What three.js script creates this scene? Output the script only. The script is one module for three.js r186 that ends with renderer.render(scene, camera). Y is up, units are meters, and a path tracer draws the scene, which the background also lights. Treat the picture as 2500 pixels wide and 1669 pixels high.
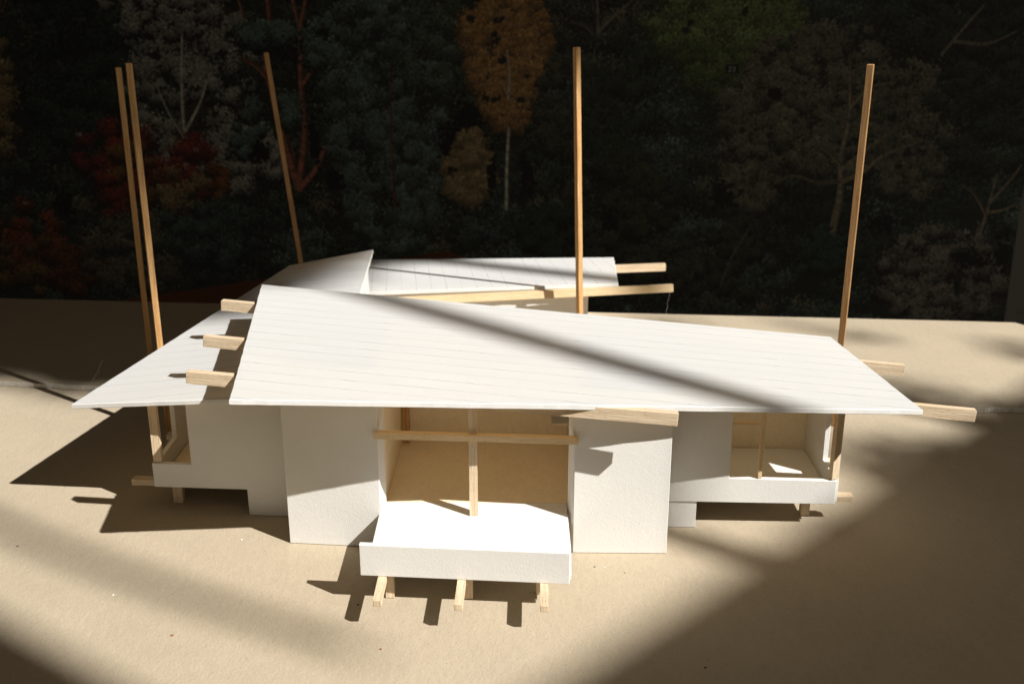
import * as THREE from 'three';
import { mergeGeometries } from 'three/addons/utils/BufferGeometryUtils.js';

// ---------------------------------------------------------------- camera, light, exposure
const scene = new THREE.Scene();
const renderer = new THREE.WebGLRenderer({ antialias: true });
renderer.toneMapping = THREE.LinearToneMapping;
renderer.toneMappingExposure = 1.45;
renderer.shadowMap.enabled = true;

const camera = new THREE.PerspectiveCamera(34.53, 1024 / 683, 0.02, 40);
camera.position.set(0, 0.30, 0);
camera.rotation.set(-19.1 * Math.PI / 180, 0, 0);
camera.focus = 0.56;
camera.userData.fStop = 18;

const SUN = new THREE.Vector3(0.8252, 0.8979, 0.5648).normalize();   // towards the sun
const MODEL = new THREE.Vector3(0, 0.05, -0.55);
const sun = new THREE.DirectionalLight(0xfffbf5, 4.9);
sun.position.copy(MODEL).addScaledVector(SUN, 12);
sun.target.position.copy(MODEL);
sun.castShadow = true;
sun.shadow.mapSize.set(4096, 4096);
Object.assign(sun.shadow.camera, { left: -1.2, right: 1.2, top: 1.2, bottom: -1.2, near: 0.5, far: 20 });
sun.shadow.bias = -0.0002;
sun.shadow.radius = 1;
scene.add(sun, sun.target);

// a dim hazy sky, the same all round
const SKY = 0.175;
{
  const w = 64, h = 32, d = new Float32Array(w * h * 4);
  for (let y = 0; y < h; y++) for (let x = 0; x < w; x++) {
    const e = (y + 0.5) / h, k = e < 0.5 ? 0.55 : 1, i = (y * w + x) * 4;
    d[i] = SKY * 1.10 * k; d[i + 1] = SKY * 0.98 * k; d[i + 2] = SKY * 0.80 * k; d[i + 3] = 1;
  }
  const t = new THREE.DataTexture(d, w, h, THREE.RGBAFormat, THREE.FloatType);
  t.mapping = THREE.EquirectangularReflectionMapping; t.magFilter = THREE.LinearFilter; t.needsUpdate = true;
  scene.background = t; scene.environment = t;
}

// ---------------------------------------------------------------- helpers
function rng(a) { return () => { a = (a + 0x6D2B79F5) | 0; let t = Math.imul(a ^ (a >>> 15), 1 | a); t = (t + Math.imul(t ^ (t >>> 7), 61 | t)) ^ t; return ((t ^ (t >>> 14)) >>> 0) / 4294967296; }; }
const used = {};
function numbered(n) { const k = (used[n] = (used[n] ?? -1) + 1); return k ? `${n}_${String(k).padStart(3, '0')}` : n; }
function thing(name, label, category, group) {
  const o = new THREE.Group(); o.name = numbered(name); o.userData = { label, category }; if (group) o.userData.group = group; scene.add(o); return o;
}
function tag(o, label, category, group) { Object.assign(o.userData, { label, category }); if (group) o.userData.group = group; return o; }
function struct(o, label, category) { o.userData.kind = 'structure'; if (label) Object.assign(o.userData, { label, category }); return o; }
function mesh(name, g, m, parent = scene) {
  const o = new THREE.Mesh(g, m); o.name = parent === scene ? numbered(name) : name; o.castShadow = o.receiveShadow = true; parent.add(o); return o;
}
const V = (x, y, z) => new THREE.Vector3(x, y, z);
const lin2s = (c) => { c = Math.min(1, Math.max(0, c)); return Math.round(255 * (c <= 0.0031308 ? 12.92 * c : 1.055 * Math.pow(c, 1 / 2.4) - 0.055)); };

// tiling value noise, nx x ny cells over the tile
function noiseField(w, h, nx, ny, seed) {
  const r = rng(seed), lat = new Float32Array(nx * ny); for (let i = 0; i < lat.length; i++) lat[i] = r();
  const f = new Float32Array(w * h), s = (t) => t * t * (3 - 2 * t);
  for (let y = 0; y < h; y++) {
    const v = (y / h) * ny, j = Math.floor(v), b = s(v - j), j0 = j % ny, j1 = (j + 1) % ny;
    for (let x = 0; x < w; x++) {
      const u = (x / w) * nx, i = Math.floor(u), a = s(u - i), i0 = i % nx, i1 = (i + 1) % nx;
      f[y * w + x] = (lat[j0 * nx + i0] * (1 - a) + lat[j0 * nx + i1] * a) * (1 - b) + (lat[j1 * nx + i0] * (1 - a) + lat[j1 * nx + i1] * a) * b;
    }
  }
  return f;
}
function fbm(w, h, list, seed) { // list of [nx, ny, weight]
  const out = new Float32Array(w * h); let tot = 0;
  list.forEach(([nx, ny, k], n) => { const f = noiseField(w, h, nx, ny, seed + n * 17); tot += k; for (let i = 0; i < out.length; i++) out[i] += f[i] * k; });
  for (let i = 0; i < out.length; i++) out[i] /= tot;
  return out;
}
function tex(w, h, fn, srgb, sx, sy) { // sx, sy: metres covered by the tile
  const d = new Uint8Array(w * h * 4);
  for (let y = 0; y < h; y++) for (let x = 0; x < w; x++) {
    const i = y * w + x, c = fn(i, x, y);
    if (srgb) { d[i * 4] = lin2s(c[0]); d[i * 4 + 1] = lin2s(c[1]); d[i * 4 + 2] = lin2s(c[2]); } else d[i * 4] = d[i * 4 + 1] = d[i * 4 + 2] = Math.max(0, Math.min(255, Math.round(c * 255)));
    d[i * 4 + 3] = 255;
  }
  const t = new THREE.DataTexture(d, w, h, THREE.RGBAFormat);
  t.wrapS = t.wrapT = THREE.RepeatWrapping; t.magFilter = THREE.LinearFilter; t.minFilter = THREE.LinearMipmapLinearFilter; t.generateMipmaps = true;
  if (srgb) t.colorSpace = THREE.SRGBColorSpace;
  t.repeat.set(1 / sx, 1 / sy); t.needsUpdate = true; return t;
}

// ---------------------------------------------------------------- materials
const W = 512;
const toothF = fbm(W, W, [[28, 28, 0.6], [62, 62, 0.9], [130, 130, 0.9], [220, 220, 0.6], [9, 9, 0.35]], 5);
const tooth = tex(W, W, (i) => 0.5 + (toothF[i] - 0.5) * 1.8, false, 0.036, 0.036);
const mottF = fbm(W, W, [[6, 6, 1], [17, 17, 0.6], [90, 90, 0.6], [220, 220, 0.5]], 41);
const cardTone = tex(W, W, (i) => { const k = 1 + (mottF[i] - 0.5) * 0.07; return [0.72 * k, 0.712 * k, 0.68 * k]; }, true, 0.11, 0.11);
const white = new THREE.MeshStandardMaterial({ map: cardTone, bumpMap: tooth, bumpScale: 0.00007, roughness: 0.92 }); white.name = 'white card';
// white card with thin pencil lines every 12 mm (v runs across the lines)
const RW = 2048, RP = 0.048, softF = fbm(512, 512, [[7, 7, 1], [40, 40, 0.5], [200, 200, 0.5]], 77);
const ruledTex = tex(1024, RW, (i, x, y) => {
  const n = (softF[((y >> 2) % 512) * 512 + (x >> 1)] - 0.5), k = 1 + n * 0.06, p = (y / RW * RP) % 0.012, e = Math.abs(p - 0.006), wob = 0.00013 + n * 0.00006;
  const ink = e < wob ? Math.max(0.12, 0.5 + n * 1.7) : e < wob + 0.00006 ? 0.22 : 0; const q = k * (1 - Math.max(0, ink) * 0.9);
  return [0.785 * q, 0.808 * q, 0.815 * q];
}, true, RP * 2.3, RP);
const smoothTooth = tex(W, W, (i) => 0.5 + (toothF[i] - 0.5) * 1.5, false, 0.022, 0.022);
const ruled = new THREE.MeshPhysicalMaterial({ map: ruledTex, bumpMap: smoothTooth, bumpScale: 0.00007, roughness: 0.95, transmission: 0.44, thickness: 0 });   // thin card lets a little sun through ruled.name = 'ruled white card';
const kraftF = fbm(1024, 1024, [[5, 5, 0.7], [19, 19, 0.6], [90, 40, 0.7], [230, 150, 0.9], [480, 480, 0.9]], 301);
const fleckF = fbm(1024, 1024, [[300, 190, 1], [420, 420, 0.7]], 977);
const kraftTex = tex(1024, 1024, (i) => {
  let k = 1 + (kraftF[i] - 0.5) * 0.24; const f = fleckF[i]; let w = 0;
  if (f > 0.78) k *= 1 - (f - 0.78) * 1.8; if (f < 0.2) w = (0.2 - f) * 0.5;
  return [0.452 * k + w, 0.380 * k + w, 0.276 * k + w * 0.9];
}, true, 0.21, 0.21);
const kraftBump = tex(1024, 1024, (i) => 0.5 + (kraftF[i] - 0.5) * 1.4, false, 0.21, 0.21);
const kraft = new THREE.MeshStandardMaterial({ map: kraftTex, bumpMap: kraftBump, bumpScale: 0.0002, roughness: 0.93 }); kraft.name = 'brown cardboard';
const edgeF = fbm(W, 256, [[200, 6, 1], [60, 20, 0.7], [14, 3, 0.7]], 55);
const boardEdge = new THREE.MeshStandardMaterial({ map: tex(W, 256, (i) => { const k = 0.55 + edgeF[i] * 0.75; return [0.56 * k, 0.53 * k, 0.47 * k]; }, true, 0.06, 0.02), roughness: 0.95 }); boardEdge.name = 'torn board edge';
function woodMat(name, a, b, seed, pores) { // grain runs along v
  const f = fbm(256, 1024, [[9, 2, 1], [34, 5, 0.9], [90, 14, 0.8], [128, 90, 0.5]], seed), g = fbm(256, 1024, [[110, 22, 1]], seed + 9);
  const t = tex(256, 1024, (i) => { let k = Math.min(1, Math.max(0, (f[i] - 0.28) * 2.2)); let q = g[i] > 0.82 ? 1 - (g[i] - 0.82) * pores : 1; return [0, 1, 2].map((c) => (a[c] * (1 - k) + b[c] * k) * q); }, true, 0.016, 0.07);
  const m = new THREE.MeshStandardMaterial({ map: t, bumpMap: tex(256, 1024, (i) => f[i] - (g[i] > 0.8 ? (g[i] - 0.8) * 2 : 0), false, 0.016, 0.07), bumpScale: 0.00025, roughness: 0.72 });
  m.name = name; return m;
}
const balsa = woodMat('pale balsa', [0.57, 0.43, 0.275], [0.74, 0.61, 0.44], 611, 2.6);
const amber = woodMat('amber stick wood', [0.42, 0.21, 0.065], [0.66, 0.41, 0.18], 733, 2.4);
const honey = woodMat('honey balsa', [0.66, 0.47, 0.25], [0.80, 0.63, 0.40], 655, 2.4);
const shadedAmber = woodMat('stick wood darkened for shade', [0.30, 0.14, 0.045], [0.47, 0.28, 0.115], 733, 2.0);  // same grain as amber, darkened: shade painted into two sticks
const brownCard = new THREE.MeshPhysicalMaterial({ map: kraftTex, color: new THREE.Color().setRGB(1.95, 1.75, 1.42), roughness: 0.95, transmission: 0.62, thickness: 0 }); brownCard.name = 'brown card underside';
const warmShadeCard = new THREE.MeshStandardMaterial({ map: kraftTex, color: new THREE.Color().setRGB(1.82, 1.86, 1.9), roughness: 0.95 }); warmShadeCard.name = 'white card tinted tan for warm shade';  // tan tint stands in for warm bounced shade on white card
const tableWood = new THREE.MeshStandardMaterial({ color: new THREE.Color().setRGB(0.16, 0.062, 0.028), roughness: 0.55 }); tableWood.name = 'red brown table wood';
const plaster = new THREE.MeshStandardMaterial({ color: new THREE.Color().setRGB(0.30, 0.27, 0.23), roughness: 0.95 }); plaster.name = 'dull plaster';
const frameWood = new THREE.MeshStandardMaterial({ color: new THREE.Color().setRGB(0.20, 0.15, 0.10), roughness: 0.8 }); frameWood.name = 'window frame wood';

// ---------------------------------------------------------------- builders
const jit = rng(90210);
function shiftUV(g, a = jit() * 0.9, b = jit() * 0.9) { const u = g.attributes.uv; for (let i = 0; i < u.count; i++) u.setXY(i, u.getX(i) + a, u.getY(i) + b); return g; }
// flat board: polygon in (u, v) of a frame, grown by `thick` along -n (front or top face stays where the polygon is)
function board(poly, O, U, Vv, thick, bevel = 0.00025) {
  const N = new THREE.Vector3().crossVectors(U, Vv).normalize();
  const c = poly.reduce((s, p) => [s[0] + p[0] / poly.length, s[1] + p[1] / poly.length], [0, 0]);
  const sh = new THREE.Shape(poly.map((p) => new THREE.Vector2(p[0], p[1])));
  const g = new THREE.ExtrudeGeometry(sh, { depth: thick - 2 * bevel, bevelEnabled: true, bevelThickness: bevel, bevelSize: bevel, bevelOffset: -bevel, bevelSegments: 1, steps: 1 });
  g.translate(0, 0, -thick + bevel);
  g.applyMatrix4(new THREE.Matrix4().makeBasis(U.clone().normalize(), Vv.clone().normalize(), N).setPosition(O));
  return g;
}
// upright panel: runs from (x0,z0) towards (x1,z1); its face looks to the right-hand side of travel turned to the viewer
function panel(poly, a, b, thick = 0.003) {
  const U = V(b[0] - a[0], 0, b[1] - a[1]).normalize();
  return shiftUV(board(poly, V(a[0], 0, a[1]), U, V(0, 1, 0), thick));
}
const len = (a, b) => Math.hypot(b[0] - a[0], b[1] - a[1]);
function plain(a, b, y0, y1, thick, y1b = y1) { const l = len(a, b); return panel([[0, y0], [l, y0], [l, y1b], [0, y1]], a, b, thick); }
// stick from p to q (axis through the centre), w wide (sideways), h high
function stick(p, q, w, h, up = V(0, 1, 0), c = 0.00035) {
  const Z = q.clone().sub(p), L = Z.length(); Z.normalize();
  let X = new THREE.Vector3().crossVectors(up, Z); if (X.lengthSq() < 1e-8) X.set(1, 0, 0); X.normalize(); const Y = new THREE.Vector3().crossVectors(Z, X);
  const a = w / 2 - c, b = h / 2 - c, sh = new THREE.Shape([[-a, -b], [a, -b], [a, b], [-a, b]].map((s) => new THREE.Vector2(...s)));
  const g = new THREE.ExtrudeGeometry(sh, { depth: L - 2 * c, bevelEnabled: true, bevelThickness: c, bevelSize: c, bevelSegments: 2, steps: 1 });
  g.translate(0, 0, c);
  g.applyMatrix4(new THREE.Matrix4().makeBasis(X, Y, Z).setPosition(p));
  return shiftUV(g);
}
const post = (x, z, y0, y1, w, d = w, yaw = 0) => stick(V(x, y0, z), V(x, y1, z), w, d, V(Math.sin(yaw), 0, Math.cos(yaw)));

// ---------------------------------------------------------------- the base: table, two sheets of cardboard
struct(mesh('table_top', board([[-0.07, 1.19], [-1.67, 0.19], [-0.8, -0.9], [0.88, -0.34]], V(0, -0.0042, 0), V(1, 0, 0), V(0, 0, -1), 0.03, 0.002), tableWood), 'corner of a red brown wooden table top behind the cardboard', 'table');
{
  const flat = (poly, y, thick, mats) => board(poly.map(([x, z]) => [x, -z]), V(0, y, 0), V(1, 0, 0), V(0, 0, -1), thick, 0.0003);
  const r = rng(12);
  struct(mesh('front_base_board', flat([[-0.75, 0.12], [0.75, 0.12], [0.75, -0.78], [-0.75, -0.86]], 0, 0.0035), [kraft, boardEdge]), 'flat sheet of brown cardboard under the front of the model', 'cardboard sheet');
  // front edge of the upper sheet is a ragged cut
  const edge = [[-0.70, -0.792], [-0.40, -0.7672], [-0.365, -0.7632], [-0.34, -0.7596], [-0.31, -0.7555], [-0.2, -0.7485], [0.1, -0.7305], [0.30, -0.7165], [0.318, -0.7145], [0.332, -0.7128], [0.338, -0.7146], [0.36, -0.7130], [0.5, -0.705]];
  const fine = [];
  for (let i = 0; i < edge.length - 1; i++) for (let k = 0; k < 6; k++) { const t = k / 6; fine.push([edge[i][0] * (1 - t) + edge[i + 1][0] * t, edge[i][1] * (1 - t) + edge[i + 1][1] * t + (k ? (r() - 0.5) * 0.0006 : 0)]); }
  fine.push(edge.at(-1));
  const back = [[0.505, -0.80], [0.49, -0.835], [0.468, -0.866], [0.452, -0.886], [0.442, -0.900], [0.437, -0.9075], [0.386, -0.9122], [0.107, -0.934], [-0.32, -0.9675], [-0.476, -0.980], [-0.70, -0.997]];
  const up = mesh('rear_base_board', flat([...fine, ...back], 0.0037, 0.0035), [kraft, boardEdge]);
  struct(up, 'second sheet of brown cardboard with a rounded corner lying behind the model', 'cardboard sheet');
}

// ---------------------------------------------------------------- the model house
const house = thing('model_house', 'white card architectural model of a low house with three ruled sloping roofs and balsa beams', 'architectural model');
const part = (name, g, m, parent = house, label) => { const o = mesh(name, g, m, parent); if (label) o.userData.label = label; return o; };

// roof planes (lower faces): point, normal
const A0 = V(-0.1325, 0.1037, -0.4767), A1 = V(0.2108, 0.0798, -0.5211), A2 = V(0.1952, 0.0798, -0.6376), A3 = V(-0.159, 0.1037, -0.6703);
const nA = V(0.0682, 0.9976, -0.0092).normalize();
const B0 = V(-0.2424, 0.0668, -0.5606), nB = V(-0.096, 0.9952, 0.0168).normalize();
const C0 = V(0.0335, 0.0543, -0.8320), nC = V(-0.0244, 0.9968, -0.0761).normalize();
const on = (P, n) => (x, z) => P.y - (n.x * (x - P.x) + n.z * (z - P.z)) / n.y;
const yA = on(A0, nA), yB = on(B0, nB), yC = on(C0, nC);
const ROOF = 0.0028;
function roof(corners, yf, n, dir, label, lineShift) { // corners [x,z] of the lower face in order; dir = direction of the ruled lines in plan
  const U = V(dir[0], 0, dir[1]); U.y = -(n.x * U.x + n.z * U.z) / n.y; U.normalize();
  const P = corners.map(([x, z]) => V(x, yf(x, z), z)), O = P[0].clone().addScaledVector(n, ROOF);
  let Vv = new THREE.Vector3().crossVectors(n, U).normalize();          // U x Vv = n
  const poly = P.map((p) => { const d = p.clone().addScaledVector(n, ROOF).sub(O); return [d.dot(U), d.dot(Vv)]; });
  // slightly hand-cut edges
  const r = rng(Math.round(lineShift * 1e5) + 3), ragged = [];
  poly.forEach((p, i) => { const q = poly[(i + 1) % poly.length], m = Math.max(2, Math.round(Math.hypot(q[0] - p[0], q[1] - p[1]) / 0.006)); for (let k = 0; k < m; k++) { const t = k / m, e = k ? (r() - 0.5) * 0.00035 : 0, l = Math.hypot(q[0] - p[0], q[1] - p[1]); ragged.push([p[0] + (q[0] - p[0]) * t - (q[1] - p[1]) / l * e, p[1] + (q[1] - p[1]) * t + (q[0] - p[0]) / l * e]); } });
  const area = ragged.reduce((s, p, i) => { const q = ragged[(i + 1) % ragged.length]; return s + p[0] * q[1] - q[0] * p[1]; }, 0);
  if (area < 0) ragged.reverse();
  const g = board(ragged, O, U, Vv, ROOF, 0.0003);
  const uv = g.attributes.uv; for (let i = 0; i < uv.count; i++) uv.setY(i, uv.getY(i) + lineShift);
  // the underside is bare brown card
  const top = [], side = [], under = [], na = g.attributes.normal;
  const ng = g.index ? g.toNonIndexed() : g, nn = ng.attributes.normal, cap = ng.groups[0].count;
  for (let i = 0; i < nn.count; i += 3) { const d = nn.getX(i) * n.x + nn.getY(i) * n.y + nn.getZ(i) * n.z; (i < cap && d > 0.7 ? top : i < cap && d < -0.7 ? under : side).push(i, i + 1, i + 2); }
  ng.setIndex([...top, ...side, ...under]); ng.clearGroups(); ng.addGroup(0, top.length, 0); ng.addGroup(top.length, side.length, 1); ng.addGroup(top.length + side.length, under.length, 2);
  return part('roof', ng, [ruled, white, brownCard], house, label);
}
roof([[A0.x, A0.z], [A1.x, A1.z], [A2.x, A2.z], [A3.x, A3.z]], yA, nA, [0.9962, 0.087], 'large front roof sheet ruled with long pencil lines', 0.0031);
roof([[-0.2424, -0.5606], [-0.098, -0.5402], [-0.1035, -0.7232], [-0.1083, -0.8353], [-0.1698, -0.811]], yB, nB, [0.9998, -0.018], 'left roof sheet sloping down to a point at the front left', 0.0066);
roof([[-0.119, -0.8305], [0.0848, -0.8421], [0.0915, -0.957], [-0.1294, -0.9735]], yC, nC, [-0.1033, -0.9916], 'rear roof sheet ruled from front to back', 0.002);

const E = 0.0007;
// front walls
const topA = (x, z) => yA(x, z) - E;
part('wall', plain([-0.1211, -0.5309], [-0.0703, -0.5262], 0.0002, topA(-0.1211, -0.531), 0.003, topA(-0.0703, -0.526)), white, house, 'front wall left of the wide opening');
part('wall', plain([-0.0703, -0.5292], [-0.0684, -0.5380], 0.0002, topA(-0.0703, -0.529), 0.0024, topA(-0.0684, -0.538)), white);
part('wall', plain([-0.1212, -0.5650], [-0.1212, -0.5340], 0.0002, 0.0770, 0.003), white);
part('wall', plain([0.0325, -0.5204], [0.0827, -0.5196], 0.0002, topA(0.0325, -0.52), 0.003, topA(0.0827, -0.52)), white, house, 'front wall right of the wide opening');
part('wall', plain([0.0300, -0.5330], [0.0320, -0.5210], 0.0002, topA(0.030, -0.533), 0.0024, topA(0.032, -0.521)), white);
part('wall', plain([0.0827, -0.5228], [0.0827, -0.5480], 0.0002, topA(0.083, -0.523), 0.003), white);
// left wing front: base block, balustrade strip, wall above
{
  const a = [-0.2043, -0.5664], b = [-0.1218, -0.5609], t = (x) => Math.min(yB(x, -0.563), 1) - E;
  part('wall', panel([[0, 0.0164], [0.0538, 0.0164], [0.0540, 0.0002], [0.0826, 0.0002], [0.0826, t(-0.1218)], [0.0228, t(-0.1815)], [0.0228, 0.0311], [0, 0.0311]], a, b), white, house, 'shaded front wall of the left wing with a low balustrade');
  part('floor', board([[-0.2006, 0.5694], [-0.1215, 0.5640], [-0.1215, 0.6605], [-0.1990, 0.6605]], V(0, 0.0203, 0), V(1, 0, 0), V(0, 0, -1), 0.003), warmShadeCard);
  part('wall', panel([[0, 0.0164], [0.0912, 0.0164], [0.0912, yB(-0.1995, -0.66) - E], [0.0340, yB(-0.2005, -0.603) - E], [0.0335, 0.0311], [0, 0.0311]], [-0.2010, -0.5694], [-0.1992, -0.6606], 0.003), white, house, 'left side wall with a low balustrade at its front corner');
  part('wall', plain([-0.2022, -0.6612], [-0.1215, -0.6612], 0.0002, yB(-0.202, -0.661) - E, 0.003, yB(-0.1215, -0.661) - E), warmShadeCard);
  part('post', post(-0.2012, -0.5690, 0.0313, yB(-0.201, -0.569) - E, 0.0046, 0.0036), balsa, house, 'corner post of the left wing');
  part('joist', stick(V(-0.2198, 0.01545, -0.5763), V(-0.125, 0.01545, -0.5725), 0.0055, 0.0034), balsa);
  part('joist', stick(V(-0.2188, 0.01545, -0.640), V(-0.125, 0.01545, -0.637), 0.0055, 0.0034), balsa);
  part('foot', post(-0.1952, -0.5795, 0.0002, 0.0136, 0.0055, 0.0045), balsa);
  part('foot', post(-0.1952, -0.6420, 0.0002, 0.0136, 0.0055, 0.0045), balsa);
}
// right wing
{
  const a = [0.0835, -0.5479], b = [0.1784, -0.5452], t = (x) => yA(x, -0.547) - E;
  part('wall', panel([[0, 0.0168], [0.0949, 0.0162], [0.0949, 0.0304], [0.0362, 0.0314], [0.0357, t(0.1192)], [0, t(0.0835)]], a, b), white, house, 'front wall of the right wing with a sunlit balustrade');
  part('wall', plain([0.0835, -0.5490], [0.1027, -0.5484], 0.0002, 0.0166, 0.003), white, house, 'low base block under the right wing');
  part('floor', board([[0.0836, 0.5512], [0.1773, 0.5484], [0.1773, 0.6100], [0.0836, 0.6130]], V(0, 0.0203, 0), V(1, 0, 0), V(0, 0, -1), 0.003), white);
  part('wall', plain([0.0836, -0.6133], [0.1803, -0.6105], 0.0002, 0.0600, 0.003), warmShadeCard);
  part('door_panel', plain([0.0900, -0.6128], [0.1445, -0.6112], 0.0204, 0.0590, 0.0008), warmShadeCard);
  part('wall', panel([[0, 0.0164], [0.0617, 0.0164], [0.0617, 0.0308], [0.0380, 0.0310], [0.0375, topA(0.1775, -0.5721)], [0, topA(0.1775, -0.61)]], [0.1775, -0.6099], [0.1775, -0.5482], 0.003), white, house, 'right side wall with a low balustrade at its front corner');
  part('post', post(0.1770, -0.5474, 0.0311, topA(0.1766, -0.547), 0.0042, 0.0034, 0.35), balsa, house, 'corner post of the right wing');
  part('mullion', post(0.1362, -0.5475, 0.0312, topA(0.1362, -0.5475), 0.0020, 0.0022), honey);
  part('transom', stick(V(0.1195, 0.0638, -0.5485), V(0.1355, 0.0636, -0.5480), 0.0018, 0.0016), honey);
  part('joist', stick(V(0.0840, 0.01545, -0.5585), V(0.1912, 0.01545, -0.5553), 0.0055, 0.0034), balsa);
  part('joist', stick(V(0.0840, 0.01545, -0.6045), V(0.1950, 0.01545, -0.6012), 0.0055, 0.0034), balsa);
  part('foot', post(0.1676, -0.5640, 0.0002, 0.0136, 0.0050, 0.0040), balsa);
  part('foot', post(0.1676, -0.6050, 0.0002, 0.0136, 0.0050, 0.0040), balsa);
}
// middle room and deck
{
  part('floor', board([[-0.0712, 0.4692], [0.0286, 0.4640], [0.0298, 0.4900], [0.0298, 0.5390], [-0.0712, 0.5398]], V(0, 0.0203, 0), V(1, 0, 0), V(0, 0, -1), 0.003), white, house, 'white sunlit deck floor running in under the roof');
  part('floor', board([[-0.0712, 0.5400], [0.0345, 0.5392], [0.0345, 0.6240], [-0.0712, 0.6240]], V(0, 0.0202, 0), V(1, 0, 0), V(0, 0, -1), 0.003), warmShadeCard, house, 'floor of the middle room tinted tan for the warm shade under the roof');  // begins where the sun on the deck ends; the tan is painted shade
  part('fascia', plain([-0.0739, -0.4690], [0.0276, -0.4608], 0.0173, 0.0341, 0.003), white, house, 'white board along the front edge of the deck');
  for (const [x0, z0, x1, z1] of [[-0.0627, -0.520, -0.0633, -0.4470], [-0.0228, -0.520, -0.0250, -0.4436], [0.0166, -0.520, 0.0152, -0.4424]])
    part('joist', stick(V(x0, 0.01545, z0), V(x1, 0.01545, z1), 0.0040, 0.0035), balsa);
  for (const [x, z] of [[-0.0607, -0.4780], [-0.0215, -0.4770], [0.0142, -0.4812]]) part('foot', post(x, z, 0.0002, 0.0136, 0.0042, 0.0042), balsa);
  part('mullion', post(-0.0204, -0.5260, 0.0204, topA(-0.0204, -0.526), 0.0043, 0.0043), balsa);
  part('transom', stick(V(-0.0720, 0.0665, -0.5268), V(0.0342, 0.0662, -0.5200), 0.0040, 0.0034), honey);
  const L = 0.1057;
  part('wall', panel([[0, 0.0204], [L, 0.0204], [L, 0.0305], [0.0955, 0.0305], [0.0942, 0.060], [L, 0.060], [L, 0.0645], [0, 0.0645]], [-0.0712, -0.6222], [0.0345, -0.6222]), warmShadeCard);
  part('wall', plain([-0.0705, -0.6190], [-0.0721, -0.5395], 0.0204, topA(-0.07, -0.619), 0.003, topA(-0.072, -0.5395)), warmShadeCard);
  part('sill_panel', plain([-0.0698, -0.6050], [-0.0716, -0.5740], 0.0204, 0.0310, 0.0015), white);
  part('wall', plain([0.0348, -0.6220], [0.0348, -0.5240], 0.0002, topA(0.0348, -0.622), 0.003, topA(0.0348, -0.524)), warmShadeCard);
  part('wall', plain([0.0050, -0.6560], [0.0600, -0.6560], 0.0002, 0.062, 0.003), white);  // added screen wall, keeps the notch in the back wall dark
  part('post', post(-0.0650, -0.6195, 0.0204, topA(-0.065, -0.6195), 0.0044, 0.0044), amber, house, 'amber post inside the middle room');
}
// rafters under the front roof
{
  const raf = (x0, z0, x1, z1, label) => { const up = nA, h = 0.0062, o = -h / 2 - 0.0001; part('rafter', stick(V(x0, yA(x0, z0), z0).addScaledVector(up, o), V(x1, yA(x1, z1), z1).addScaledVector(up, o), 0.0042, h, up), balsa, house, label); };
  part('rafter', stick(V(-0.1640, 0.1021, -0.5185), V(0.0815, 0.0878, -0.4979), 0.0045, 0.0062, nA), balsa, house, 'front rafter coming out under the front roof edge over the right front wall');
  raf(-0.1699, -0.5740, 0.2441, -0.5345, 'middle rafter sticking out at both ends of the front roof');
  raf(-0.1768, -0.6412, 0.2291, -0.6012, 'rear rafter sticking out at both ends of the front roof');
}
// rear pavilion
{
  const raf = (x0, z0, x1, z1, h, m) => part('rafter', stick(V(x0, yC(x0, z0), z0).addScaledVector(nC, -h / 2 - 0.0001), V(x1, yC(x1, z1), z1).addScaledVector(nC, -h / 2 - 0.0001), 0.0042, h, nC), m);
  raf(-0.10, -0.8212, 0.1290, -0.8480, 0.0060, honey);
  raf(-0.10, -0.9200, 0.1352, -0.9380, 0.0066, balsa);
  part('wall', plain([-0.118, -0.8405], [0.0616, -0.8520], 0.004, yC(-0.118, -0.8405) - E, 0.003, yC(0.0616, -0.852) - E), white, house, 'cream shaded wall under the rear roof');
  part('wall', plain([0.0618, -0.8555], [0.0665, -0.9520], 0.004, yC(0.0618, -0.8555) - E, 0.003, yC(0.0665, -0.952) - E), white);
  part('wall', plain([0.0632, -0.9540], [-0.118, -0.9650], 0.004, yC(0.0632, -0.954) - E, 0.003, yC(-0.118, -0.965) - E), white);
  // walls carrying the back of the left roof
  part('wall', plain([-0.1046, -0.7000], [-0.1078, -0.7960], 0.004, yB(-0.1046, -0.70) - E, 0.003, yB(-0.1078, -0.796) - E), white, house, 'gable strip under the high right edge of the left roof');
  part('wall', plain([-0.1115, -0.7960], [-0.1560, -0.7800], 0.004, yB(-0.1115, -0.796) - E, 0.003, yB(-0.156, -0.78) - E), white);
  part('wall', plain([-0.1590, -0.7780], [-0.1990, -0.6640], 0.004, yB(-0.159, -0.778) - E, 0.003, yB(-0.199, -0.664) - E), white);
}

// ---------------------------------------------------------------- five upright sticks
function pole(x0, y0, z0, x1, y1, z1, w, m, yaw, label) {
  const o = mesh('wooden_pole', stick(V(x0, y0, z0), V(x1, y1, z1), w, w, V(Math.sin(yaw), 0, Math.cos(yaw)), 0.0004), m);
  return tag(o, label, 'pole', 'tall sticks standing round the model');
}
pole(-0.2300, 0.0001, -0.6770, -0.2303, 0.2423, -0.6785, 0.0036, amber, 0.5, 'nearer of the two amber sticks standing close together at the left roof');
pole(-0.2805, 0.0038, -0.8020, -0.2806, 0.2285, -0.8040, 0.0038, amber, 0.4, 'thinner farther stick just left of the nearer amber stick');
pole(-0.1768, 0.0038, -0.9162, -0.1990, 0.2303, -0.9162, 0.0038, shadedAmber, 0.3, 'leaning stick painted dark brown for shade behind the raised back corner of the left roof');
pole(0.0540, 0.0038, -0.8190, 0.0466, 0.2415, -0.8174, 0.0039, amber, 0.6, 'amber stick standing in front of the rear roof');
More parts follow.
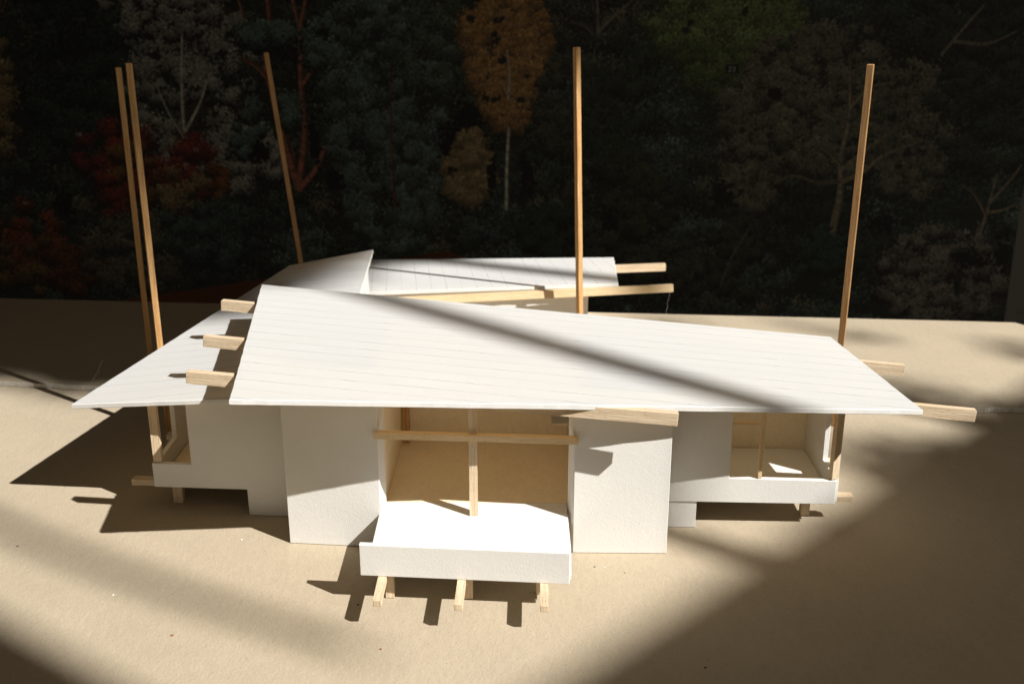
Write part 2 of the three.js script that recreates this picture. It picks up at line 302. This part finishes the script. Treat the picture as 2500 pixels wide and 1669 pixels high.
pole(0.2192, 0.0001, -0.6920, 0.2189, 0.2405, -0.6890, 0.0039, shadedAmber, -0.45, 'brown striped stick darkened for partial shade standing behind the right end of the front roof');

// ---------------------------------------------------------------- poster of trees
const PW = 2048, PH = 808, X0 = -0.72, SW = 1.44, Y0 = -0.20, PZ = -1.35;   // the print covers 1.44 m x 0.57 m
function posterTexture() {
  const c = document.createElement('canvas'); c.width = PW; c.height = PH; const g = c.getContext('2d'), r = rng(4242);
  const k = PW / SW;
  // layout of the print: columns (place in the sketch, x on the sheet in metres, height scale)
  const COL = [[0.303, -0.705, 1.399], [0.353, -0.63, 1.382], [0.404, -0.554, 1.364], [0.456, -0.479, 1.343], [0.511, -0.403, 1.314], [0.57, -0.327, 1.275], [0.632, -0.252, 1.237], [0.698, -0.176, 1.2], [0.762, -0.101, 1.184], [0.826, -0.025, 1.182], [0.891, 0.05, 1.197], [0.958, 0.126, 1.229], [1.023, 0.202, 1.263], [1.084, 0.277, 1.299], [1.142, 0.353, 1.333], [1.197, 0.428, 1.367], [1.249, 0.504, 1.399], [1.298, 0.579, 1.427], [1.346, 0.655, 1.453], [1.393, 0.731, 1.476]];
  const XY = (s, y) => { let j = 0; while (j < COL.length - 2 && s > COL[j + 1][0]) j++; const f = (s - COL[j][0]) / (COL[j + 1][0] - COL[j][0]), x = COL[j][1] + (COL[j + 1][1] - COL[j][1]) * f, q = COL[j][2] + (COL[j + 1][2] - COL[j][2]) * f; return [(x - X0) * k, PH - (0.3 + (y - 0.3) * q - Y0) * k]; };
  const rgb = (c, f = 1) => `rgb(${c.map((v) => Math.max(0, Math.min(225, Math.round(v * f * 1.12)))).join(',')})`;
  const gauss = () => (r() + r() + r() - 1.5) / 1.5;
  g.fillStyle = 'rgb(30,34,29)'; g.fillRect(0, 0, PW, PH);
  function leaf(x, y, s, col) { g.fillStyle = col; g.beginPath(); g.ellipse(x, y, s, s * (0.45 + r() * 0.35), r() * 3.14, 0, 6.283); g.fill(); }
  // a crown: clumps inside an ellipse, each clump dark below and light above
  function crown(s, y, rs, ry, col, { n = 60, cs = 0.02, leafS = 1.75, den = 95, dark = 0.34, holes = 0, vary = 0.18 } = {}) {
    const cl = [];
    for (let i = 0; i < n; i++) { const a = r() * 6.283, q = Math.sqrt(r()); cl.push([...XY(s + Math.cos(a) * q * rs, y + Math.sin(a) * q * ry), cs * 1.3 * (0.6 + r() * 0.8)]); }
    cl.sort((a, b) => a[1] - b[1]);
    for (const [cx, cy, cr] of cl) {
      const px = cx, py = cy, R = cr * k, tint = 1 + gauss() * vary;
      for (let i = 0; i < den * 0.5; i++) leaf(px + gauss() * R * 1.05, py + R * 0.35 + gauss() * R * 0.8, leafS * (1.2 + r()), rgb(col, dark * (0.7 + r() * 0.6)));
      for (let i = 0; i < den; i++) { const dx = gauss() * R, dy = gauss() * R * 0.8, up = 0.72 + 0.42 * Math.max(-1, Math.min(1, -dy / R)); leaf(px + dx, py + dy, leafS * (0.6 + r() * 0.9), rgb(col, tint * up * (0.75 + r() * 0.5))); }
    }
    for (let i = 0; i < holes; i++) { const a = r() * 6.283, q = Math.sqrt(r()) * 0.9; const h = XY(s + Math.cos(a) * q * rs, y + Math.sin(a) * q * ry); for (let j = 0; j < 7; j++) leaf(h[0] + gauss() * 9, h[1] + gauss() * 6, 3 + r() * 2, rgb([24, 26, 22])); }
  }
  function limb(pts, a0, a1, col) { const w0 = a0 * 1.25, w1 = a1 * 1.25; // tapered wandering branch through [s, y] points
    const P = pts.map(([s, y]) => XY(s, y)), N = 26 * (P.length - 1);
    const curve = new THREE.CatmullRomCurve3(P.map((p) => new THREE.Vector3(p[0], p[1], 0)));
    for (let i = 0; i <= N; i++) { const t = i / N, p = curve.getPoint(t), w = w0 + (w1 - w0) * t; g.fillStyle = rgb(col, 0.72 + r() * 0.40); g.beginPath(); g.ellipse(p.x + gauss() * w * 0.12, p.y, w, w * 1.15 + 1.2, 0, 0, 6.283); g.fill(); g.fillStyle = rgb(col, 0.42); g.beginPath(); g.ellipse(p.x + w * 0.6, p.y, w * 0.35, w * 0.8 + 1, 0, 0, 6.283); g.fill(); }
  }
  const DG = [62, 74, 64], BG = [78, 92, 86], GG = [122, 122, 114], OL = [84, 82, 66], GD = [128, 98, 60], YL = [118, 102, 72], RD = [106, 46, 38], LG = [84, 97, 58], BK = [52, 58, 50];
  // far dark planting everywhere
  for (let s = 0.26; s < 1.42; s += 0.055) for (let y = -0.06; y < 0.36; y += 0.055) crown(s + gauss() * 0.02, y + gauss() * 0.02, 0.05, 0.05, [BK, DG, OL, BG][Math.floor(r() * 4)], { n: 16, den: 80, vary: 0.3, dark: 0.34 });
  crown(0.352, 0.22, 0.022, 0.055, YL, { n: 46, cs: 0.012 });                                   // tan tree at the left edge
  crown(0.335, 0.16, 0.03, 0.03, YL, { n: 30, cs: 0.012 });
  crown(0.425, 0.25, 0.05, 0.11, [44, 58, 48], { n: 70, cs: 0.017 });                            // dark green tree
  // grey-white tree
  crown(0.525, 0.20, 0.06, 0.09, GG, { n: 150, cs: 0.0115, den: 95, dark: 0.2, holes: 16 });
  crown(0.505, 0.275, 0.055, 0.04, GG, { n: 70, cs: 0.012, dark: 0.2 });
  crown(0.565, 0.12, 0.045, 0.032, GG, { n: 60, cs: 0.011, dark: 0.2 });
  limb([[0.513, 0.125], [0.514, 0.18], [0.519, 0.235]], 3.4, 1.4, [150, 146, 134]);
  limb([[0.513, 0.145], [0.500, 0.17], [0.492, 0.195]], 1.8, 0.8, [150, 146, 134]); limb([[0.514, 0.15], [0.53, 0.175], [0.541, 0.20]], 1.8, 0.8, [150, 146, 134]);
  // red and yellow shrubs
  crown(0.455, 0.13, 0.04, 0.035, RD, { n: 36, cs: 0.014, vary: 0.25 }); crown(0.47, 0.115, 0.03, 0.03, [104, 74, 42], { n: 20, cs: 0.010 }); crown(0.517, 0.115, 0.025, 0.03, RD, { n: 22, cs: 0.012 });
  crown(0.505, 0.10, 0.02, 0.022, YL, { n: 14, cs: 0.01 }); crown(0.54, 0.10, 0.014, 0.016, [104, 66, 38], { n: 10, cs: 0.009 }); crown(0.445, 0.095, 0.02, 0.02, RD, { n: 12, cs: 0.011 });
  crown(0.36, 0.06, 0.035, 0.032, [104, 56, 36], { n: 30, cs: 0.013, vary: 0.3 }); crown(0.35, 0.035, 0.05, 0.03, [92, 74, 46], { n: 26, cs: 0.013 }); crown(0.40, 0.028, 0.03, 0.025, [84, 48, 32], { n: 18, cs: 0.012 });
  crown(0.46, 0.04, 0.05, 0.035, [84, 82, 70], { n: 44, cs: 0.014 }); crown(0.53, 0.05, 0.05, 0.035, [58, 72, 66], { n: 40, cs: 0.014 });
  // red-barked tree
  const RB = [118, 74, 58];
  limb([[0.622, 0.09], [0.611, 0.13], [0.603, 0.17], [0.597, 0.215], [0.603, 0.245], [0.601, 0.29]], 7, 2.6, RB);
  limb([[0.622, 0.09], [0.631, 0.14], [0.630, 0.19], [0.632, 0.235], [0.623, 0.29]], 4.6, 2, RB);
  limb([[0.598, 0.222], [0.583, 0.24], [0.572, 0.275]], 2.6, 1.3, RB); limb([[0.600, 0.19], [0.588, 0.205], [0.572, 0.214]], 2.8, 1.2, RB); limb([[0.631, 0.235], [0.640, 0.265], [0.644, 0.29]], 2.2, 1.1, RB); limb([[0.632, 0.187], [0.642, 0.20], [0.645, 0.212]], 2, 1, RB); limb([[0.622, 0.085], [0.640, 0.103], [0.652, 0.125]], 3.2, 2.2, RB);
  for (const [s, y, a, b] of [[0.586, 0.235, 0.016, 0.010], [0.613, 0.236, 0.010, 0.008], [0.658, 0.23, 0.02, 0.03], [0.575, 0.15, 0.014, 0.03], [0.616, 0.165, 0.005, 0.016], [0.668, 0.18, 0.016, 0.04]]) crown(s, y, a, b, [76, 92, 84], { n: 16, cs: 0.011, dark: 0.2 });
  // tall blue-green tree
  crown(0.72, 0.15, 0.06, 0.15, BG, { n: 260, cs: 0.012 }); crown(0.76, 0.23, 0.035, 0.06, [70, 82, 72], { n: 40, cs: 0.014 });
  limb([[0.724, 0.06], [0.722, 0.12], [0.724, 0.2]], 1.6, 1, [96, 48, 38]);
  // golden tree and its small neighbour
  for (let i = 0; i < 9; i++) crown(0.80 + gauss() * 0.02, 0.13 + gauss() * 0.03, 0.02, 0.02, [14, 15, 13], { n: 3, den: 40 });
  crown(0.8425, 0.225, 0.044, 0.06, GD, { n: 230, cs: 0.009, dark: 0.5, holes: 7 }); crown(0.843, 0.165, 0.028, 0.026, GD, { n: 80, cs: 0.008, dark: 0.5, holes: 3 });
  limb([[0.842, 0.055], [0.8425, 0.10], [0.8445, 0.138]], 2.6, 2.0, [150, 146, 132]); limb([[0.8440, 0.168], [0.8455, 0.192], [0.8430, 0.215]], 1.7, 0.9, [150, 140, 118]); limb([[0.844, 0.172], [0.837, 0.186]], 1.2, 0.7, [150, 140, 118]);
  crown(0.8045, 0.090, 0.026, 0.032, YL, { n: 130, cs: 0.0065, dark: 0.6, holes: 1 }); crown(0.806, 0.118, 0.014, 0.020, YL, { n: 50, cs: 0.006, dark: 0.6 });
  // dark tree with pale branches
  const PB = [84, 80, 70];
  limb([[0.934, 0.21], [0.937, 0.235], [0.933, 0.285]], 3, 1.6, PB); limb([[0.936, 0.235], [0.95, 0.248], [0.968, 0.262]], 1.9, 0.9, PB); limb([[0.936, 0.228], [0.924, 0.24], [0.908, 0.244]], 1.7, 0.8, PB); limb([[0.938, 0.222], [0.95, 0.23], [0.958, 0.24]], 1.5, 0.8, PB);
  crown(0.91, 0.16, 0.04, 0.05, [60, 64, 52], { n: 46, cs: 0.014 }); crown(0.96, 0.16, 0.04, 0.08, [46, 54, 44], { n: 60, cs: 0.015 }); crown(0.93, 0.02, 0.04, 0.03, [56, 60, 48], { n: 40, cs: 0.012 }); crown(0.985, 0.08, 0.04, 0.04, [52, 58, 44], { n: 40, cs: 0.013 });
  // bright green tree
  crown(1.06, 0.25, 0.075, 0.035, LG, { n: 120, cs: 0.014, dark: 0.4, holes: 8 }); crown(1.06, 0.205, 0.04, 0.025, [70, 82, 46], { n: 40, cs: 0.012, dark: 0.4 });
  g.fillStyle = 'rgb(16,18,16)'; { const h = XY(1.0665, 0.2095); g.fillRect(h[0], h[1], 22, 15); g.fillStyle = 'rgb(130,130,124)'; g.font = 'bold 12px sans-serif'; g.fillText('23', h[0] + 4, h[1] + 12); }
  // broad grey-green tree with gnarled trunk
  for (const [s, y, a, b, n] of [[1.17, 0.205, 0.085, 0.04, 150], [1.115, 0.165, 0.05, 0.04, 100], [1.22, 0.165, 0.055, 0.045, 110], [1.10, 0.105, 0.03, 0.03, 60], [1.17, 0.15, 0.05, 0.035, 100], [1.24, 0.125, 0.03, 0.025, 50]]) crown(s, y, a, b, [80, 80, 66], { n, cs: 0.011, dark: 0.3, holes: 4 });
  const TK = [96, 88, 72];
  limb([[1.178, 0.065], [1.182, 0.10], [1.180, 0.135], [1.184, 0.165], [1.180, 0.215]], 6, 1.6, TK); limb([[1.182, 0.11], [1.20, 0.12], [1.215, 0.135], [1.245, 0.15]], 2.4, 0.9, TK); limb([[1.181, 0.125], [1.16, 0.14], [1.145, 0.128], [1.125, 0.13]], 1.8, 0.8, TK); limb([[1.184, 0.165], [1.16, 0.172], [1.15, 0.185], [1.14, 0.178]], 1.8, 0.7, TK); limb([[1.18, 0.11], [1.16, 0.108], [1.138, 0.112], [1.12, 0.104]], 1.5, 0.8, TK); limb([[1.183, 0.175], [1.2, 0.195], [1.22, 0.2]], 1.5, 0.7, TK); limb([[1.182, 0.122], [1.21, 0.148], [1.24, 0.17]], 1.8, 0.7, TK);
  // right-hand trees
  crown(1.30, 0.20, 0.05, 0.07, [50, 56, 48], { n: 70, cs: 0.014 }); crown(1.26, 0.255, 0.05, 0.03, [44, 50, 42], { n: 40, cs: 0.014 });
  limb([[1.255, 0.225], [1.268, 0.245], [1.282, 0.265]], 1.8, 1, PB); limb([[1.262, 0.236], [1.29, 0.235], [1.31, 0.245]], 1.5, 0.8, PB);
  limb([[1.302, 0.06], [1.308, 0.09], [1.312, 0.125]], 3.6, 1.6, TK); limb([[1.308, 0.09], [1.296, 0.108], [1.285, 0.115]], 2, 0.8, TK); limb([[1.309, 0.1], [1.325, 0.125], [1.33, 0.135]], 1.8, 0.8, TK); limb([[1.308, 0.092], [1.322, 0.096], [1.331, 0.102]], 1.4, 0.7, TK);
  // big rhododendron and low dark domes
  crown(1.275, 0.03, 0.055, 0.045, [92, 88, 80], { n: 120, cs: 0.011, dark: 0.22 });
  crown(1.18, 0.045, 0.03, 0.022, [40, 54, 44], { n: 40, cs: 0.010, vary: 0.1 }); crown(1.09, 0.03, 0.035, 0.04, [50, 54, 40], { n: 40, cs: 0.012 }); crown(0.89, 0.035, 0.03, 0.03, [42, 52, 42], { n: 40, cs: 0.011, vary: 0.1 }); crown(1.02, 0.01, 0.04, 0.03, [58, 60, 48], { n: 40, cs: 0.012 });
  limb([[1.075, 0.0], [1.085, 0.03], [1.10, 0.06]], 1.2, 0.7, PB);
  // deep gaps between the trees
  for (const [s, y, a, b] of [[0.80, 0.15, 0.012, 0.02], [0.826, 0.09, 0.006, 0.03], [0.865, 0.09, 0.012, 0.03], [1.07, 0.09, 0.016, 0.018], [1.22, 0.075, 0.02, 0.016], [1.30, 0.05, 0.02, 0.012], [1.325, 0.06, 0.01, 0.03], [0.585, 0.125, 0.012, 0.012], [0.64, 0.13, 0.006, 0.03], [0.66, 0.09, 0.014, 0.014], [0.40, 0.09, 0.012, 0.02], [0.565, 0.275, 0.012, 0.014], [1.115, 0.185, 0.008, 0.006], [0.955, 0.05, 0.012, 0.014]])
    for (let i = 0; i < 70; i++) leaf(...XY(s + gauss() * a, y + gauss() * b), 2 + r() * 4, rgb([13, 14, 12], 0.8 + r() * 0.6));
  // printed tree numbers
  g.fillStyle = 'rgb(150,150,144)'; g.font = 'bold 9px sans-serif';
  for (const [t, s, y] of [['18', 0.4185, 0.1535], ['11', 0.520, 0.133], ['11', 1.187, 0.105], ['14', 1.292, 0.074], ['11', 0.3655, 0.093], ['1', 0.642, 0.166]]) { const h = XY(s, y); g.fillText(t, h[0], h[1] + 4); }
  // margin and caption of the print
  g.fillStyle = 'rgb(92,89,84)'; g.fillRect((0.6365 - X0) * k, 0, PW, PH);
  g.fillStyle = 'rgb(48,46,43)'; g.font = '15px serif'; g.fillText('CA', (0.651 - X0) * k, PH - (-0.131 - Y0) * k); g.fillText('W', (0.651 - X0) * k, PH - (-0.148 - Y0) * k);
  const t = new THREE.CanvasTexture(c); t.colorSpace = THREE.SRGBColorSpace; t.wrapS = t.wrapT = THREE.ClampToEdgeWrapping; return t;
}
{
  // a large sheet pinned up behind the table; the paper buckles a little
  const g = new THREE.BoxGeometry(SW, SW * PH / PW, 0.0006, 48, 20, 1), p = g.attributes.position;
  for (let i = 0; i < p.count; i++) p.setZ(i, p.getZ(i) + 0.004 * Math.sin(p.getX(i) * 5 + 1) + 0.002 * Math.sin(p.getY(i) * 14 + p.getX(i) * 9));
  g.translate(X0 + SW / 2, Y0 + SW * PH / PW / 2, PZ); g.computeVertexNormals();
  const paper = new THREE.MeshStandardMaterial({ map: posterTexture(), roughness: 0.85 }); paper.name = 'printed paper';
  tag(mesh('tree_poster', g, paper), 'large dark poster printed with numbered trees hanging behind the model', 'poster');
}

// ---------------------------------------------------------------- the room that shades it (outside the frame)
{
  const w = (name, sx, sy, sz, x, y, z, m, yaw = 0) => struct(mesh(name, new THREE.BoxGeometry(sx, sy, sz).rotateY(yaw).translate(x, y, z), m));
  w('back_wall', 4.4, 3.6, 0.12, 0.2, 0.75, -1.62, plaster);
  w('added_shade_wall', 0.12, 3.6, 2.3, -0.78, 0.75, -0.47, plaster);  // unseen wall set close in to cut sky light at the left
  w('added_shade_shelf', 0.82, 0.03, 1.05, -0.34, 0.74, -1.05, frameWood);  // added unseen board, darkens the ground at the left rear
  w('added_shade_ceiling', 1.6, 0.10, 1.45, -0.30, 1.05, -0.88, plaster);  // low partial slab, added to block the sky overhead
  // glazed wall towards the sun: solid all round, upright mullions in its window
  const D = V(0.7175, 0, -0.6966).normalize(), W0 = MODEL.clone().addScaledVector(SUN, 3.1), yaw = Math.atan2(0.6966, 0.7175), sill = W0.y - 0.154, OPEN = 0.62;
  const wall = (name, t0, t1, y0, y1) => { const t = (t0 + t1) / 2, y = (y0 + y1) / 2; w(name, t1 - t0, y1 - y0, 0.06, W0.x + D.x * t + 0.018, y, W0.z + D.z * t + 0.024, plaster, yaw); };
  wall('window_wall', -2.6, 2.4, sill - 1.4, sill); wall('window_wall', -2.6, 2.4, sill + OPEN, sill + 1.5);
  wall('window_wall', -2.6, -0.215, sill, sill + OPEN); wall('window_wall', 0.60, 2.4, sill, sill + OPEN);
  const win = new THREE.Group(); win.name = 'window'; win.position.set(W0.x, sill, W0.z); win.rotation.y = yaw; struct(win); scene.add(win);
  for (let i = 0; i <= 2; i++) { const t = (0.497 + 0.26 * i - 0.4539) / 0.98; mesh('mullion', new THREE.BoxGeometry(0.0195, OPEN - 0.002, 0.02).translate(t, OPEN / 2, 0), frameWood, win); }
}
// leafy tree outside the window: its boughs hang across the top of the panes and stand up over the sill
{
  const EX = V(0.565, 0, -0.825).normalize(), EY = new THREE.Vector3().crossVectors(SUN, EX).normalize(), r = rng(515), F = MODEL.clone().addScaledVector(SUN, 3.9);
  const place = (x, y, d) => F.clone().addScaledVector(EX, x - F.dot(EX)).addScaledVector(EY, y - F.dot(EY)).addScaledVector(SUN, d);
  const tree = thing('garden_tree', 'leafy garden tree outside the window whose boughs shade the table', 'tree');
  const bark = new THREE.MeshStandardMaterial({ color: new THREE.Color().setRGB(0.12, 0.09, 0.065), roughness: 0.95 });
  const green = new THREE.MeshStandardMaterial({ color: new THREE.Color().setRGB(0.055, 0.09, 0.03), roughness: 0.7, side: THREE.DoubleSide });
  const one = new THREE.BufferGeometry();
  one.setAttribute('position', new THREE.Float32BufferAttribute([0, 0, 0, 0.3, 0.35, 0.04, 0, 1, 0, -0.3, 0.35, 0.04, 0, 0.4, -0.06], 3)); one.setIndex([0, 1, 4, 1, 2, 4, 2, 3, 4, 3, 0, 4]); one.computeVertexNormals();
  const leaves = [];
  const put = (x, y, s) => { const g = one.clone(); g.scale(s, s * 1.5, s); g.applyMatrix4(new THREE.Matrix4().makeRotationFromEuler(new THREE.Euler(r() * 6.28, r() * 6.28, r() * 6.28))); const p = place(x, y, (r() - 0.5) * 0.4); g.translate(p.x, p.y, p.z); leaves.push(g); };
  // lower outline of the hanging boughs
  const low = [[0.36, 0.66], [0.40, 0.56], [0.424, 0.515], [0.44, 0.478], [0.455, 0.452], [0.475, 0.426], [0.535, 0.423], [0.573, 0.433], [0.627, 0.443], [0.712, 0.453], [0.75, 0.44], [0.80, 0.43], [0.90, 0.40], [1.05, 0.36]];
  const yl = (x) => { for (let i = 0; i < low.length - 1; i++) if (x <= low[i + 1][0]) { const t = (x - low[i][0]) / (low[i + 1][0] - low[i][0]); return low[i][1] * (1 - t) + low[i + 1][1] * t; } return 0.36; };
  for (let i = 0; i < 9000; i++) { const x = 0.37 + r() * 0.66, y = yl(x) + 0.012 + Math.pow(r(), 1.15) * 0.26; put(x, y, 0.018 + r() * 0.013); }
  // sprays over the sill on the right
  for (const [x, y, a, b, n] of [[0.668, 0.100, 0.040, 0.030, 150], [0.785, 0.105, 0.022, 0.045, 60], [0.886, 0.172, 0.014, 0.010, 16], [0.922, 0.092, 0.022, 0.018, 34], [0.88, 0.215, 0.012, 0.012, 8], [0.83, 0.27, 0.02, 0.014, 14]])
    for (let i = 0; i < n; i++) { const t = r() * 6.283, q = Math.sqrt(r()); put(x + Math.cos(t) * q * a, y + Math.sin(t) * q * b, 0.012 + r() * 0.008); }
  mesh('crown', mergeGeometries(leaves), green, tree).userData.kind = 'stuff';
  const tube = (pts, ra) => new THREE.TubeGeometry(new THREE.CatmullRomCurve3(pts.map((q) => place(...q))), 24, ra, 8);
  mesh('limb', tube([[1.5, -1.4, 0.3], [1.30, 0.2, 0.3], [1.15, 0.62, 0.2], [0.80, 0.66, 0.0], [0.44, 0.70, 0]], 0.03), bark, tree);
  // a thin drooping twig that draws the faint band at the lower left
  mesh('twig', tube([[0.40, 0.72, 0], [0.300, 0.46, 0], [0.293, 0.36, 0.0], [0.300, 0.29, 0], [0.318, 0.20, 0]], 0.0065), bark, tree);
}

// ---------------------------------------------------------------- crumbs and fibres
{
  const chipM = { white: new THREE.MeshStandardMaterial({ color: new THREE.Color().setRGB(0.8, 0.78, 0.74), roughness: 0.9 }), brown: new THREE.MeshStandardMaterial({ color: new THREE.Color().setRGB(0.30, 0.16, 0.06), roughness: 0.9 }), dark: new THREE.MeshStandardMaterial({ color: new THREE.Color().setRGB(0.05, 0.035, 0.03), roughness: 0.9 }) };
  const r = rng(88);
  const crumb = (x, z, s0, kind, label, y = 0.0001) => { const s = s0 * 0.6; const g = new THREE.IcosahedronGeometry(s, 1), p = g.attributes.position; const seen = {}; for (let i = 0; i < p.count; i++) { const key = [p.getX(i), p.getY(i), p.getZ(i)].map((v) => v.toFixed(6)).join(); const q = (seen[key] ??= 0.6 + r() * 0.7); p.setXYZ(i, p.getX(i) * q, Math.max(-0.2 * s, p.getY(i) * q * 0.55), p.getZ(i) * q); } g.translate(x, y + 0.2 * s, z); g.computeVertexNormals(); tag(mesh('crumb', g, chipM[kind]), label, 'crumb', 'crumbs on the cardboard'); };
  const GP = [
    [-0.1485, -0.5345, 0.0009, 'white', 'white paper crumb just in front of the left wing shadow'],
    [-0.2000, -0.4790, 0.0009, 'white', 'white paper crumb on the lit cardboard at the lower left'],
    [-0.2685, -0.5275, 0.0009, 'dark', 'small black crumb near the left edge of the cardboard'],
    [-0.1600, -0.4440, 0.0012, 'brown', 'round brown fleck on the cardboard at the lower left'],
    [-0.0605, -0.4330, 0.0010, 'brown', 'pale brown fleck below the deck near the bottom edge'],
    [-0.0760, -0.4700, 0.0009, 'dark', 'dark crumb in the shadow left of the deck joists'],
    [0.0434, -0.5060, 0.0008, 'dark', 'tiny dark crumb in front of the right front wall'],
    [0.0485, -0.5052, 0.0008, 'white', 'tiny pale chip beside the dark crumb in front of the right front wall'],
    [0.0586, -0.5000, 0.0007, 'brown', 'tiny brown crumb right of the pale chip in front of the right front wall'],
    [0.0870, -0.4190, 0.0009, 'dark', 'small dark crumb on shaded cardboard at the lower right'],
  ];
  for (const c of GP) crumb(...c);
  const lint = new THREE.MeshStandardMaterial({ color: new THREE.Color().setRGB(0.5, 0.5, 0.48), roughness: 1 });
  const fibre = (pts, label) => tag(mesh('fibre', new THREE.TubeGeometry(new THREE.CatmullRomCurve3(pts.map((p) => V(...p))), 30, 0.00007, 5), lint), label, 'fibre');
  fibre([[0.1265, 0.0490, -0.8460], [0.1262, 0.0440, -0.8462], [0.1248, 0.0400, -0.8458], [0.1256, 0.0370, -0.8462], [0.1245, 0.0340, -0.8460], [0.1246, 0.0300, -0.8460]], 'thin grey thread hanging from the end of the rear rafter');
  fibre([[-0.3140, 0.0037, -0.7600], [-0.3100, 0.0080, -0.7600], [-0.3075, 0.0120, -0.7610], [-0.3050, 0.0170, -0.7620], [-0.3030, 0.0210, -0.7620], [-0.3000, 0.0200, -0.7620], [-0.2990, 0.0180, -0.7610]], 'curled dust fibre sticking up from the board edge beside the left roof');
  fibre([[-0.3060, 0.0110, -0.7610], [-0.3055, 0.0160, -0.7625], [-0.3040, 0.0195, -0.7625], [-0.3015, 0.0215, -0.7615]], 'second curl of the dust fibre beside the left roof');
}

renderer.render(scene, camera);
